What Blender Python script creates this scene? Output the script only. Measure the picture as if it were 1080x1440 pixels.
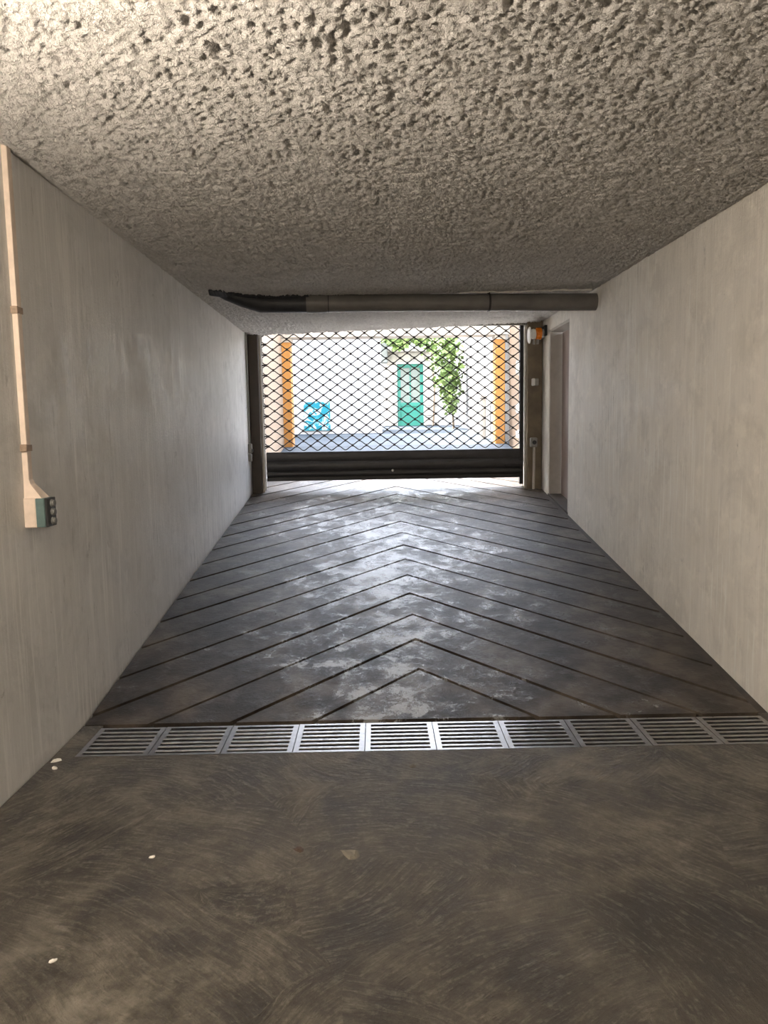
import bpy, math, random
import numpy as np
from mathutils import Matrix, Vector
random.seed(7)
rng = np.random.default_rng(11)
for o in list(bpy.data.objects): bpy.data.objects.remove(o)
scene = bpy.context.scene
C = scene.collection
PI = math.pi

# ---------------------------------------------------------------- camera
EYE = 1.53
cam_data = bpy.data.cameras.new('camera')
cam_data.sensor_fit = 'VERTICAL'; cam_data.sensor_height = 36.0
cam_data.lens = 1052.19 / 1440 * 36.0
cam_data.clip_start = 0.05; cam_data.clip_end = 300
camera = bpy.data.objects.new('camera', cam_data); C.objects.link(camera)
p, yw, rl = 0.1094, 0.0071, 0.0162
fw = Vector((math.sin(yw)*math.cos(p), math.cos(yw)*math.cos(p), -math.sin(p)))
rt = Vector((math.cos(yw), -math.sin(yw), 0)); up = rt.cross(fw)
rt2 = rt*math.cos(rl) - up*math.sin(rl); up2 = rt*math.sin(rl) + up*math.cos(rl)
M = Matrix((rt2, up2, -fw)).transposed().to_4x4(); M.translation = (0, 0, EYE)
camera.matrix_world = M
scene.camera = camera

# ---------------------------------------------------------------- sky, sun, exposure
world = bpy.data.worlds.new('sky'); scene.world = world; world.use_nodes = True
wn = world.node_tree; wn.nodes.clear()
sky = wn.nodes.new('ShaderNodeTexSky'); sky.sky_type = 'NISHITA'
sky.sun_disc = False; sky.sun_elevation = math.radians(62); sky.sun_rotation = math.radians(294)
sky.air_density = 1.0; sky.dust_density = 2.0; sky.ozone_density = 1.0
hs = wn.nodes.new('ShaderNodeHueSaturation'); hs.inputs['Saturation'].default_value = 0.40
bg = wn.nodes.new('ShaderNodeBackground'); bg.inputs['Strength'].default_value = 1.9
wo = wn.nodes.new('ShaderNodeOutputWorld')
wn.links.new(sky.outputs[0], hs.inputs['Color']); wn.links.new(hs.outputs[0], bg.inputs['Color'])
wn.links.new(bg.outputs[0], wo.inputs['Surface'])
sd = bpy.data.lights.new('sun', 'SUN'); sd.energy = 9.5; sd.angle = 0.0093; sd.color = (1, 0.95, 0.88)
sun = bpy.data.objects.new('sun', sd); C.objects.link(sun)
sun.rotation_euler = Vector((-0.91*math.cos(math.radians(62)), 0.41*math.cos(math.radians(62)), math.sin(math.radians(62)))).to_track_quat('Z', 'Y').to_euler()   # high, from beyond the gate on the left
LAMP, LAMP_FILL = 185.0, 28.0
vs = scene.view_settings
vs.view_transform = 'Standard'; vs.look = 'None'; vs.gamma = 1.0; vs.exposure = 1.45
vs.use_curve_mapping = False
scene.cycles.use_denoising = True
scene.cycles.max_bounces = 9; scene.cycles.diffuse_bounces = 6; scene.cycles.glossy_bounces = 4
scene.cycles.use_adaptive_sampling = True; scene.cycles.adaptive_threshold = 0.015
scene.cycles.sample_clamp_indirect = 6.0

# ---------------------------------------------------------------- shared dimensions (metres)
XL, XR = -1.584, 2.061          # side walls
Y_BACK = -3.4
DR0, DR1 = 3.44, 3.79           # drain
SL = 0.1375                     # ramp slope
GY = 9.51                       # gate plane
def ramp_z(y): return SL * (y - DR1)
def ceil_z(x, y): return EYE + 1.238 + x * 0.030 * min(max((y - 3.0) / 6.5, 0), 1)

# ---------------------------------------------------------------- mesh helpers
class MB:
    def __init__(s): s.v = []; s.f = []
    def add(s, vs_, fs_):
        n = len(s.v); s.v += [tuple(q) for q in vs_]; s.f += [tuple(i + n for i in f) for f in fs_]
    def box(s, x0, x1, y0, y1, z0, z1):
        s.add([(x0,y0,z0),(x1,y0,z0),(x1,y1,z0),(x0,y1,z0),(x0,y0,z1),(x1,y0,z1),(x1,y1,z1),(x0,y1,z1)],
              [(0,3,2,1),(4,5,6,7),(0,1,5,4),(1,2,6,5),(2,3,7,6),(3,0,4,7)])
    def cham(s, x0, x1, y0, y1, z0, z1, c=0.004):
        # box with all edges chamfered
        X, Y, Z = (x0, x1), (y0, y1), (z0, z1); idx = {}
        vs_ = []
        for i in (0,1):
            for j in (0,1):
                for k in (0,1):
                    sx, sy, sz = (1,-1)[i], (1,-1)[j], (1,-1)[k]
                    for a in range(3):
                        q = [X[i]+sx*c, Y[j]+sy*c, Z[k]+sz*c]; q[a] = (X[i], Y[j], Z[k])[a]
                        idx[(i,j,k,a)] = len(vs_); vs_.append(q)
        fs_ = []
        for a in range(3):
            for e in (0,1):
                ring = []
                for u, w in ((0,0),(1,0),(1,1),(0,1)):
                    key = [0,0,0]; key[a] = e; key[(a+1)%3] = u; key[(a+2)%3] = w
                    ring.append(idx[(key[0],key[1],key[2],a)])
                fs_.append(ring if e else ring[::-1])
        for a in range(3):          # edges run along axis a
            b, d = (a+1)%3, (a+2)%3
            for u in (0,1):
                for w in (0,1):
                    k0 = [0,0,0]; k0[b] = u; k0[d] = w; k1 = list(k0); k1[a] = 1
                    fs_.append([idx[(*k0,b)], idx[(*k1,b)], idx[(*k1,d)], idx[(*k0,d)]])
        for i in (0,1):
            for j in (0,1):
                for k in (0,1):
                    fs_.append([idx[(i,j,k,0)], idx[(i,j,k,1)], idx[(i,j,k,2)]])
        s.add(vs_, fs_)
    def tube(s, pts, r, n=10, cap=True, closed=False):
        pts = [Vector(q) for q in pts]; rs = r if isinstance(r, (list, tuple)) else [r]*len(pts)
        vs_ = []; fs_ = []; prev = None
        for i, q in enumerate(pts):
            t = (pts[min(i+1, len(pts)-1)] - pts[max(i-1, 0)]).normalized()
            if prev is None:
                a = Vector((0,0,1)) if abs(t.z) < 0.9 else Vector((1,0,0))
                u = t.cross(a).normalized()
            else:
                u = (prev - t * prev.dot(t)).normalized()
            prev = u; w = t.cross(u)
            for k in range(n):
                an = 2*PI*k/n; vs_.append(q + (u*math.cos(an) + w*math.sin(an))*rs[i])
        for i in range(len(pts)-1):
            for k in range(n):
                a, b = i*n+k, i*n+(k+1)%n
                fs_.append((a, b, b+n, a+n))
        if cap:
            fs_.append(tuple(range(n))[::-1]); fs_.append(tuple((len(pts)-1)*n + k for k in range(n)))
        s.add(vs_, fs_)
    def lathe(s, prof, origin, axis, n=24):
        # prof: list of (along, radius)
        ax = Vector(axis).normalized(); o = Vector(origin)
        a = Vector((0,0,1)) if abs(ax.z) < 0.9 else Vector((1,0,0))
        u = ax.cross(a).normalized(); w = ax.cross(u); vs_ = []; fs_ = []
        for (t, r) in prof:
            for k in range(n):
                an = 2*PI*k/n; vs_.append(o + ax*t + (u*math.cos(an)+w*math.sin(an))*max(r, 1e-4))
        for i in range(len(prof)-1):
            for k in range(n):
                q, b = i*n+k, i*n+(k+1)%n; fs_.append((q, b, b+n, q+n))
        fs_.append(tuple(range(n))[::-1]); fs_.append(tuple((len(prof)-1)*n+k for k in range(n)))
        s.add(vs_, fs_)
    def prism(s, poly, z_top, depth):
        # poly: list of (x, y) ccw; z_top: function or number
        zf = z_top if callable(z_top) else (lambda x, y: z_top)
        n = len(poly)
        vs_ = [(x, y, zf(x, y)) for x, y in poly] + [(x, y, zf(x, y)-depth) for x, y in poly]
        fs_ = [tuple(range(n)), tuple(range(2*n-1, n-1, -1))]
        for i in range(n):
            j = (i+1) % n; fs_.append((i, i+n, j+n, j))
        s.add(vs_, fs_)
    def build(s, name, mat, parent=None, smooth=False, bevel=0):
        import bmesh
        me = bpy.data.meshes.new(name); me.from_pydata(s.v, [], s.f)
        bm = bmesh.new(); bm.from_mesh(me)
        bmesh.ops.recalc_face_normals(bm, faces=bm.faces)
        bm.to_mesh(me); bm.free()
        me.materials.append(mat)
        if smooth:
            me.polygons.foreach_set('use_smooth', [True]*len(me.polygons))
        o = bpy.data.objects.new(name, me); C.objects.link(o)
        if parent is not None: o.parent = parent
        if bevel:
            b = o.modifiers.new('bevel', 'BEVEL'); b.width = bevel; b.segments = 2; b.limit_method = 'ANGLE'
        return o
def tag(o, label=None, cat=None, group=None, kind=None):
    if label: o['label'] = label
    if cat: o['category'] = cat
    if group: o['group'] = group
    if kind: o['kind'] = kind
    return o
def empty(name, loc, label=None, cat=None, group=None, kind=None):
    o = bpy.data.objects.new(name, None); C.objects.link(o); o.location = loc
    o.empty_display_size = 0.05
    return tag(o, label, cat, group, kind)
def settle(root):
    # children were built in world coordinates: shift them so the parent sits at the thing's base
    off = Vector(root.location)
    def down(o):
        for ch in o.children:
            if ch.parent is root: ch.location = Vector(ch.location) - off
    down(root)
def smooth_angle(o, deg=40):
    me = o.data
    me.polygons.foreach_set('use_smooth', [True]*len(me.polygons))
    import bmesh
    bm = bmesh.new(); bm.from_mesh(me)
    for e in bm.edges:
        if len(e.link_faces) == 2 and e.calc_face_angle(0) > math.radians(deg): e.smooth = False
    bm.to_mesh(me); bm.free()

# numpy gradient noise
def perlin(x, y, seed=0):
    g = np.random.default_rng(seed); perm = g.permutation(512); ang = g.random(512)*2*np.pi
    xi = np.floor(x).astype(int); yi = np.floor(y).astype(int); xf = x-xi; yf = y-yi
    def gr(ix, iy, dx, dy):
        h = ang[perm[(perm[ix & 511] + iy) & 511]]; return np.cos(h)*dx + np.sin(h)*dy
    u = xf*xf*xf*(xf*(xf*6-15)+10); v = yf*yf*yf*(yf*(yf*6-15)+10)
    a = gr(xi, yi, xf, yf); b = gr(xi+1, yi, xf-1, yf); c = gr(xi, yi+1, xf, yf-1); d = gr(xi+1, yi+1, xf-1, yf-1)
    return (a+(b-a)*u) + ((c+(d-c)*u) - (a+(b-a)*u))*v

# ---------------------------------------------------------------- material helpers
class NT:
    def __init__(s, name):
        s.m = bpy.data.materials.new(name); s.m.use_nodes = True
        s.t = s.m.node_tree; s.b = s.t.nodes['Principled BSDF']
    def n(s, typ, **kw):
        q = s.t.nodes.new(typ)
        for k, v in kw.items():
            if hasattr(q, k): setattr(q, k, v)
        return q
    def link(s, a, b): s.t.links.new(a, b)
    def coord(s, scale=(1,1,1)):
        tc = s.n('ShaderNodeTexCoord'); mp = s.n('ShaderNodeMapping'); mp.inputs['Scale'].default_value = scale
        s.link(tc.outputs['Object'], mp.inputs['Vector']); return mp.outputs[0]
    def noise(s, vec, scale, detail=4, rough=0.55, dist=0):
        q = s.n('ShaderNodeTexNoise'); q.inputs['Scale'].default_value = scale
        q.inputs['Detail'].default_value = detail; q.inputs['Roughness'].default_value = rough
        q.inputs['Distortion'].default_value = dist
        s.link(vec, q.inputs['Vector']); return q.outputs['Fac']
    def ramp(s, fac, stops, interp='LINEAR'):
        q = s.n('ShaderNodeValToRGB'); q.color_ramp.interpolation = interp; e = q.color_ramp.elements
        while len(e) < len(stops): e.new(0.5)
        for i, (pos, col) in enumerate(stops):
            e[i].position = pos
            e[i].color = (*col, 1) if isinstance(col, tuple) else (col, col, col, 1)
        s.link(fac, q.inputs['Fac']); return q.outputs['Color']
    def mix(s, fac, a, b, mode='MIX'):
        q = s.n('ShaderNodeMix'); q.data_type = 'RGBA'; q.blend_type = mode
        for sock, val in ((q.inputs['Factor'], fac), (q.inputs[6], a), (q.inputs[7], b)):
            if isinstance(val, (int, float)): sock.default_value = val if sock.type == 'VALUE' else (val, val, val, 1)
            elif isinstance(val, tuple): sock.default_value = (*val, 1)
            else: s.link(val, sock)
        return q.outputs[2]
    def math(s, op, a, b=0.0, c=None):
        q = s.n('ShaderNodeMath'); q.operation = op
        for i, val in enumerate((a, b, c)):
            if val is None: continue
            if isinstance(val, (int, float)): q.inputs[i].default_value = val
            else: s.link(val, q.inputs[i])
        return q.outputs[0]
    def sep(s, vec):
        q = s.n('ShaderNodeSeparateXYZ'); s.link(vec, q.inputs[0]); return q.outputs
    def set(s, col=None, rough=None, metal=None, spec=None):
        for nm, val in (('Base Color', col), ('Roughness', rough), ('Metallic', metal), ('Specular IOR Level', spec)):
            if val is None: continue
            k = s.b.inputs[nm]
            if isinstance(val, tuple): k.default_value = (*val, 1)
            elif isinstance(val, (int, float)): k.default_value = val
            else: s.link(val, k)
        return s
    def bump(s, h, strength=0.5, dist=0.01):
        q = s.n('ShaderNodeBump'); q.inputs['Strength'].default_value = strength; q.inputs['Distance'].default_value = dist
        s.link(h, q.inputs['Height']); s.link(q.outputs[0], s.b.inputs['Normal']); return s

def plain(name, col, rough=0.5, metal=0.0, var=0.12, scale=25, bump=0.0, spec=None):
    """painted / plastic / metal surface with a little grime and wear"""
    n = NT(name); v = n.coord(); f = n.noise(v, scale, 5, 0.6)
    lo = tuple(c*(1-var) for c in col); hi = tuple(min(c*(1+var), 1) for c in col)
    n.set(n.ramp(f, [(0.3, lo), (0.7, hi)]), n.ramp(f, [(0.3, max(rough-0.08, 0.03)), (0.7, min(rough+0.08, 1))]), metal, spec)
    if bump: n.bump(n.noise(v, scale*4, 3), bump, 0.003)
    return n.m

def wall_mat(name, base, cool, seed, gloss):
    n = NT(name); v = n.coord()
    off = n.n('ShaderNodeMapping'); off.inputs['Location'].default_value = (seed, seed*2.3, seed*0.7); n.link(v, off.inputs[0]); v = off.outputs[0]
    st = n.n('ShaderNodeMapping'); st.inputs['Scale'].default_value = (1, 17, 1.5); n.link(v, st.inputs[0])
    st2 = n.n('ShaderNodeMapping'); st2.inputs['Scale'].default_value = (1, 75, 2.6); n.link(v, st2.inputs[0])
    streak = n.noise(st.outputs[0], 1.0, 6, 0.65)
    fine = n.noise(st2.outputs[0], 1.0, 5, 0.6)
    big = n.noise(v, 0.9, 4, 0.55); mid = n.noise(v, 3.5, 6, 0.65)
    col = n.mix(n.ramp(big, [(0.35, 0.0), (0.65, 1.0)]), base, cool)
    col = n.mix(n.ramp(streak, [(0.33, 0.22), (0.60, 0.0)]), col, tuple(c*0.62 for c in base))
    patch = n.noise(v, 2.3, 8, 0.70, 0.5)
    col = n.mix(n.ramp(patch, [(0.38, 0.40), (0.50, 0.0)]), col, tuple(c*0.70 for c in base))
    col = n.mix(n.ramp(n.noise(v, 5.5, 7, 0.72), [(0.52, 0.0), (0.64, 0.55)]), col, tuple(min(c*1.16, 0.9) for c in base))
    # grime blotches and scuffs
    st3 = n.n('ShaderNodeMapping'); st3.inputs['Scale'].default_value = (1, 7, 1.4); n.link(v, st3.inputs[0])
    blot = n.noise(st3.outputs[0], 1.0, 8, 0.72, 0.4)
    col = n.mix(n.ramp(blot, [(0.605, 0.0), (0.67, 0.40)]), col, tuple(c*0.42 for c in base))
    # pale runs of old paint and darker scuffs
    st4 = n.n('ShaderNodeMapping'); st4.inputs['Scale'].default_value = (1, 34, 1.1); st4.inputs['Location'].default_value = (3, 7, 1); n.link(v, st4.inputs[0])
    runs = n.math('ADD', n.noise(st4.outputs[0], 1.0, 5, 0.65, 0.3), n.math('MULTIPLY', n.math('SUBTRACT', big, 0.5), 0.5))
    col = n.mix(n.ramp(runs, [(0.57, 0.0), (0.66, 0.75)]), col, tuple(min(c*1.25, 0.9) for c in base))
    st5 = n.n('ShaderNodeMapping'); st5.inputs['Scale'].default_value = (1, 11, 6); st5.inputs['Location'].default_value = (5, 2, 9); n.link(v, st5.inputs[0])
    scuff = n.math('ADD', n.noise(st5.outputs[0], 1.0, 9, 0.75, 0.8), n.math('MULTIPLY', n.math('SUBTRACT', n.noise(v, 1.3, 3), 0.5), 0.45))
    col = n.mix(n.ramp(scuff, [(0.655, 0.0), (0.70, 0.45)]), col, tuple(c*0.38 for c in base))
    speck = n.noise(v, 45, 3, 0.7)
    col = n.mix(n.ramp(speck, [(0.70, 0.0), (0.76, 0.55)]), col, tuple(c*0.4 for c in base))
    rough = n.ramp(n.math('ADD', n.math('MULTIPLY', fine, 0.6), n.math('MULTIPLY', mid, 0.5)), [(0.42, gloss-0.08), (0.64, gloss+0.28)])
    n.set(col, rough, 0, 0.5)
    h = n.math('ADD', n.math('MULTIPLY', fine, 1.0), n.math('MULTIPLY', n.noise(v, 70, 4, 0.65), 0.55))
    h = n.math('ADD', h, n.math('MULTIPLY', mid, 1.2))
    n.bump(h, 0.42, 0.010)
    return n.m

m_wall_l = wall_mat('paint_grey_wall', (0.62, 0.612, 0.595), (0.68, 0.675, 0.66), 0.0, 0.34)
m_wall_r = wall_mat('paint_cream_wall', (0.78, 0.745, 0.68), (0.82, 0.79, 0.73), 5.0, 0.42)

# sprayed ceiling
n = NT('sprayed_ceiling'); v = n.coord()
f1 = n.noise(v, 28, 6, 0.7); f2 = n.noise(v, 90, 5, 0.7); f3 = n.noise(v, 2.2, 3)
c = n.ramp(f1, [(0.3, (0.60, 0.575, 0.55)), (0.6, (0.83, 0.805, 0.775))])
c = n.mix(n.ramp(f3, [(0.35, 0.25), (0.6, 0.0)]), c, (0.56, 0.535, 0.50))
n.set(c, 0.85, 0, 0.3)
n.bump(n.math('ADD', f1, n.math('MULTIPLY', f2, 0.7)), 1.0, 0.028)
m_ceil = n.m

# trowelled floor with arcs left by the float
n = NT('trowelled_floor'); v = n.coord()
wq = n.n('ShaderNodeTexNoise'); wq.inputs['Scale'].default_value = 1.3; wq.inputs['Detail'].default_value = 2; n.link(v, wq.inputs['Vector'])
wm = n.n('ShaderNodeVectorMath'); wm.operation = 'MULTIPLY_ADD'; n.link(wq.outputs['Color'], wm.inputs[0])
wm.inputs[1].default_value = (0.22, 0.22, 0.0); n.link(v, wm.inputs[2])
vo = n.n('ShaderNodeTexVoronoi'); vo.inputs['Scale'].default_value = 1.5; vo.inputs['Randomness'].default_value = 1.0; n.link(wm.outputs[0], vo.inputs['Vector'])
jit = n.noise(v, 14, 4, 0.6)
ofs = n.n('ShaderNodeVectorMath'); ofs.operation = 'MULTIPLY_ADD'; n.link(vo.outputs['Color'], ofs.inputs[0]); ofs.inputs[1].default_value = (2.4, 2.4, 0); ofs.inputs[2].default_value = (-1.2, -1.2, 0)
dv = n.n('ShaderNodeVectorMath'); dv.operation = 'SUBTRACT'; n.link(wm.outputs[0], dv.inputs[0]); n.link(vo.outputs['Position'], dv.inputs[1])
dv2 = n.n('ShaderNodeVectorMath'); dv2.operation = 'SUBTRACT'; n.link(dv.outputs[0], dv2.inputs[0]); n.link(ofs.outputs[0], dv2.inputs[1])
ln = n.n('ShaderNodeVectorMath'); ln.operation = 'LENGTH'; n.link(dv2.outputs[0], ln.inputs[0])
sp = n.sep(dv2.outputs[0]); ang = n.math('ARCTAN2', sp[1], sp[0]); cr = n.sep(vo.outputs['Color'])
pv = n.n('ShaderNodeCombineXYZ'); n.link(n.math('MULTIPLY', ln.outputs['Value'], 62.0), pv.inputs[0]); n.link(n.math('MULTIPLY', ang, 8.0), pv.inputs[1]); n.link(n.math('MULTIPLY', cr[2], 90.0), pv.inputs[2])
arc = n.math('MULTIPLY', n.math('SUBTRACT', n.noise(pv.outputs[0], 1.0, 5, 0.68, 0.5), 0.5), 4.2)
arc = n.math('ADD', arc, n.math('MULTIPLY', n.math('SUBTRACT', n.noise(v, 55, 6, 0.78), 0.5), 2.8))
br = n.noise(v, 26, 5, 0.7)
big = n.noise(v, 0.9, 4, 0.6, 0.3); mid = n.noise(v, 4.0, 7, 0.68); fine = n.noise(v, 130, 4, 0.7)
amask = n.ramp(n.math('ADD', n.math('MULTIPLY', big, 0.7), n.math('MULTIPLY', br, 0.5)), [(0.50, 0.22), (0.68, 1.0)])
arcm = n.math('MULTIPLY', arc, amask)
c = n.ramp(mid, [(0.38, (0.055, 0.046, 0.035)), (0.5, (0.115, 0.099, 0.075)), (0.61, (0.20, 0.178, 0.140))])
c = n.mix(n.ramp(n.noise(v, 0.55, 5, 0.6, 0.5), [(0.42, 0.0), (0.62, 0.75)]), c, (0.055, 0.046, 0.037))
sx = n.sep(v)
# darker patch by the right hand side
dx = n.math('SUBTRACT', sx[0], 0.95); dy = n.math('SUBTRACT', sx[1], 2.05)
rr = n.math('SQRT', n.math('ADD', n.math('MULTIPLY', dx, dx), n.math('MULTIPLY', n.math('MULTIPLY', dy, dy), 1.7)))
rr = n.math('ADD', rr, n.math('MULTIPLY', n.noise(v, 2.2, 6, 0.65), 0.9))
c = n.mix(n.ramp(rr, [(0.65, 0.85), (1.50, 0.0)]), c, (0.034, 0.029, 0.023))
c = n.mix(n.math('MULTIPLY', n.math('MAXIMUM', arcm, 0.0), 0.60), c, (0.36, 0.325, 0.265))  # highlights on the trowel ridges put into the colour
c = n.mix(n.math('MULTIPLY', n.math('MAXIMUM', n.math('MULTIPLY', arcm, -1.0), 0.0), 0.55), c, (0.026, 0.022, 0.018))
c = n.mix(n.ramp(n.noise(v, 60, 2, 0.6), [(0.72, 0.0), (0.78, 0.7)]), c, (0.05, 0.043, 0.037))
n.set(c, n.ramp(mid, [(0.3, 0.45), (0.7, 0.65)]), 0, 0.4)
h = n.math('ADD', n.math('MULTIPLY', arcm, 0.55), n.math('ADD', n.math('MULTIPLY', br, 0.8), n.math('MULTIPLY', fine, 0.35)))
n.bump(n.math('ADD', h, n.math('MULTIPLY', mid, 0.9)), 1.0, 0.018)
m_floor = n.m

# ramp slabs: dark worn concrete, pale where tyres and shoes rubbed it
n = NT('ramp_concrete'); v = n.coord(); sx = n.sep(v)
ns = n.noise(v, 5.5, 11, 0.78, 0.15); nb = n.noise(v, 0.8, 3); nf = n.noise(v, 55, 5, 0.7)
c = n.ramp(n.noise(v, 3.2, 7, 0.65), [(0.36, (0.020, 0.016, 0.013)), (0.5, (0.046, 0.037, 0.029)), (0.64, (0.095, 0.077, 0.060))])
cx = n.math('ABSOLUTE', n.math('SUBTRACT', sx[0], 0.1))
wear = n.math('SUBTRACT', n.math('ADD', ns, n.math('MULTIPLY', nb, 0.32)), n.math('MULTIPLY', cx, 0.085))
c = n.mix(n.ramp(wear, [(0.672, 0.0), (0.690, 0.85), (0.78, 1.0)]), c, (0.29, 0.29, 0.285))
n.set(c, n.ramp(n.math('ADD', wear, n.math('MULTIPLY', nf, 0.15)), [(0.66, 0.46), (0.76, 0.22)]), 0, n.ramp(wear, [(0.64, 0.22), (0.70, 0.6)]))
n.bump(n.math('ADD', n.math('MULTIPLY', nf, 0.5), n.math('MULTIPLY', ns, 1.6)), 0.6, 0.010)
m_ramp = n.m
m_groove = plain('groove_dirt', (0.025, 0.021, 0.018), 0.9, 0, 0.3, 30, 0.5)
m_gutter = plain('gutter_concrete', (0.060, 0.050, 0.043), 0.7, 0, 0.45, 9, 0.6)
m_pit = plain('drain_pit', (0.010, 0.009, 0.008), 0.95)
m_grate = plain('galvanised_grate', (0.30, 0.29, 0.285), 0.33, 1.0, 0.25, 18, 0.3)
m_black = plain('black_painted_steel', (0.016, 0.015, 0.016), 0.45, 0.0, 0.25, 20)
m_panel = plain('charcoal_steel_slat', (0.045, 0.044, 0.046), 0.42, 0.0, 0.2, 8)
m_wire = plain('dark_grille_wire', (0.020, 0.018, 0.016), 0.45, 0.0, 0.2, 30)
m_post_l = plain('brown_painted_post', (0.062, 0.048, 0.036), 0.6, 0, 0.2, 9, 0.2)
m_post_r = plain('ochre_painted_post', (0.165, 0.13, 0.085), 0.6, 0, 0.3, 6, 0.2)
m_rail = plain('pale_guide_rail', (0.60, 0.57, 0.52), 0.5, 0, 0.15, 20)
m_pipe = plain('grey_pvc', (0.135, 0.128, 0.118), 0.5, 0, 0.2, 6, 0.1)
m_pipe_k = plain('black_mastic', (0.022, 0.023, 0.026), 0.5, 0, 0.35, 14, 0.4)
m_cream = plain('cream_plastic', (0.66, 0.55, 0.46), 0.5, 0, 0.12, 18, 0.1)
m_teal = plain('teal_plastic', (0.085, 0.135, 0.130), 0.45, 0, 0.2, 30)
m_dark = plain('dark_plastic', (0.022, 0.024, 0.025), 0.4, 0, 0.2, 40)
m_grey = plain('grey_plastic', (0.30, 0.30, 0.28), 0.45, 0, 0.15, 40)
m_white = plain('white_plastic', (0.80, 0.79, 0.76), 0.4, 0, 0.06, 30)
m_orange = plain('orange_lens', (0.75, 0.20, 0.015), 0.25, 0, 0.15, 30)
m_chrome = plain('steel_lock', (0.80, 0.80, 0.80), 0.25, 1.0, 0.05, 40)
m_button = plain('worn_button', (0.13, 0.13, 0.125), 0.45, 0, 0.2, 60)
m_clip = plain('rusty_clip', (0.30, 0.22, 0.16), 0.5, 0.3, 0.3, 60)
m_door = plain('taupe_door', (0.33, 0.27, 0.245), 0.5, 0, 0.08, 6, 0.1)
m_frame = plain('greige_door_frame', (0.46, 0.43, 0.39), 0.5, 0, 0.08, 10, 0.1)
m_peach = plain('peach_render', (0.23, 0.17, 0.115), 0.85, 0, 0.06, 5, 0.3)
m_ochre = plain('ochre_render', (0.44, 0.21, 0.055), 0.85, 0, 0.08, 5, 0.2)
m_tan = plain('tan_render', (0.052, 0.031, 0.015), 0.85, 0, 0.1, 3, 0.2)
m_wplaster = plain('white_render', (0.20, 0.196, 0.19), 0.9, 0, 0.04, 4, 0.2)  # white render darkened to offset direct sun on the walls
m_bounce = plain('pale_bounce_ground', (0.60, 0.585, 0.56), 0.8, 0, 0.08, 5, 0.2)  # paleness chosen to bounce sun into the garage
m_house = plain('white_render_shade', (0.62, 0.60, 0.57), 0.9, 0, 0.04, 4, 0.2)  # white render lightened to make up for shade on the house fronts
m_stone = plain('pale_stone', (0.46, 0.42, 0.36), 0.85, 0, 0.10, 7, 0.3)
m_greystone = plain('weathered_stone', (0.19, 0.20, 0.18), 0.9, 0, 0.2, 9, 0.3)
m_outfacade = plain('grey_render', (0.30, 0.29, 0.27), 0.9, 0, 0.08, 2)
m_tdoor = plain('turquoise_door_paint', (0.030, 0.20, 0.145), 0.4, 0, 0.06, 12)
m_paper = plain('paper_scrap', (0.75, 0.72, 0.66), 0.8, 0, 0.1, 60)
m_leafd = plain('dry_leaf', (0.07, 0.045, 0.03), 0.7, 0, 0.3, 60)
m_pebble = plain('pale_grit', (0.13, 0.115, 0.09), 0.8, 0, 0.2, 60)
m_bark = plain('vine_bark', (0.20, 0.15, 0.10), 0.9, 0, 0.2, 20)
n = NT('vine_leaf'); oi = n.n('ShaderNodeObjectInfo'); v = n.coord()
n.set(n.ramp(n.noise(v, 3.5, 3, 0.8), [(0.3, (0.06, 0.10, 0.025)), (0.5, (0.13, 0.20, 0.045)), (0.72, (0.24, 0.29, 0.085))]), 0.5)
n.b.inputs['Transmission Weight'].default_value = 0.0
m_leaf = n.m
n = NT('door_glass'); n.set((0.28, 0.32, 0.28), 0.05, 0.0, 0.9); n.b.inputs['Transmission Weight'].default_value = 0.35; m_glass = n.m
# outdoor paving
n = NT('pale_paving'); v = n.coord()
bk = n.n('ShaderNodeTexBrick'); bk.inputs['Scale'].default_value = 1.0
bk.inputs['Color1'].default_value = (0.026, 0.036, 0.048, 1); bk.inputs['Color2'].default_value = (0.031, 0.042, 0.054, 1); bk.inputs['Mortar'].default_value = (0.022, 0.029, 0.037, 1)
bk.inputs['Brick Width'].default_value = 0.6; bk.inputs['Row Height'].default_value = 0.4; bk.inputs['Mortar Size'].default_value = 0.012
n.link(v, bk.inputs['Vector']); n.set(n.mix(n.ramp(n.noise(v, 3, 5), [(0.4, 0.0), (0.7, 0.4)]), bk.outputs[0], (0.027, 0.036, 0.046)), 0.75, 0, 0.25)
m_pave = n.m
# blue painted wall panel: splashes of cyan and white
n = NT('blue_wall_painting'); v = n.coord((1, 1, 1))
f = n.noise(v, 5.5, 3, 0.6, 1.2)
n.set(n.ramp(f, [(0.44, (0.006, 0.24, 0.31)), (0.51, (0.02, 0.33, 0.40)), (0.56, (0.55, 0.62, 0.64)), (0.64, (0.66, 0.66, 0.66))], 'LINEAR'), 0.6)
m_poster = n.m

# ================================================================ SETTING
def struct(o): o['kind'] = 'structure'; return o
# ---- ceiling: thick sprayed coat, really lumpy
xs = np.arange(XL-0.02, XR+0.03, 0.0082)
ys = [Y_BACK]; 
while ys[-1] < 9.46:
    y = ys[-1]
    ys.append(y + (0.06 if y < 1.6 else 0.0078*max(1.0, (y/2.6))**1.0))
ys[-1] = 9.46; ys = np.array(ys)
X, Y = np.meshgrid(xs, ys)
wx = X + 0.02*perlin(X*9, Y*9, 21); wy = Y + 0.02*perlin(X*9, Y*9, 22)
l1 = perlin(wx*7, wy*7, 1); l2 = perlin(wx*21, wy*21, 2); l3 = perlin(wx*43, wy*43, 3); l4 = perlin(X*85, Y*85, 4)
billow = np.abs(l2)*1.1 + np.abs(l3)*0.9
pits = np.clip(perlin(wx*5.5+9, wy*5.5, 5)-0.16, 0, 1)*np.clip(l2+0.35, 0, 1)
Z = -0.008*l1 - 0.026*(0.55-np.abs(l2)*1.6) - 0.016*(0.5-np.abs(l3)*1.6) - 0.010*l4 + 0.06*pits
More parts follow.
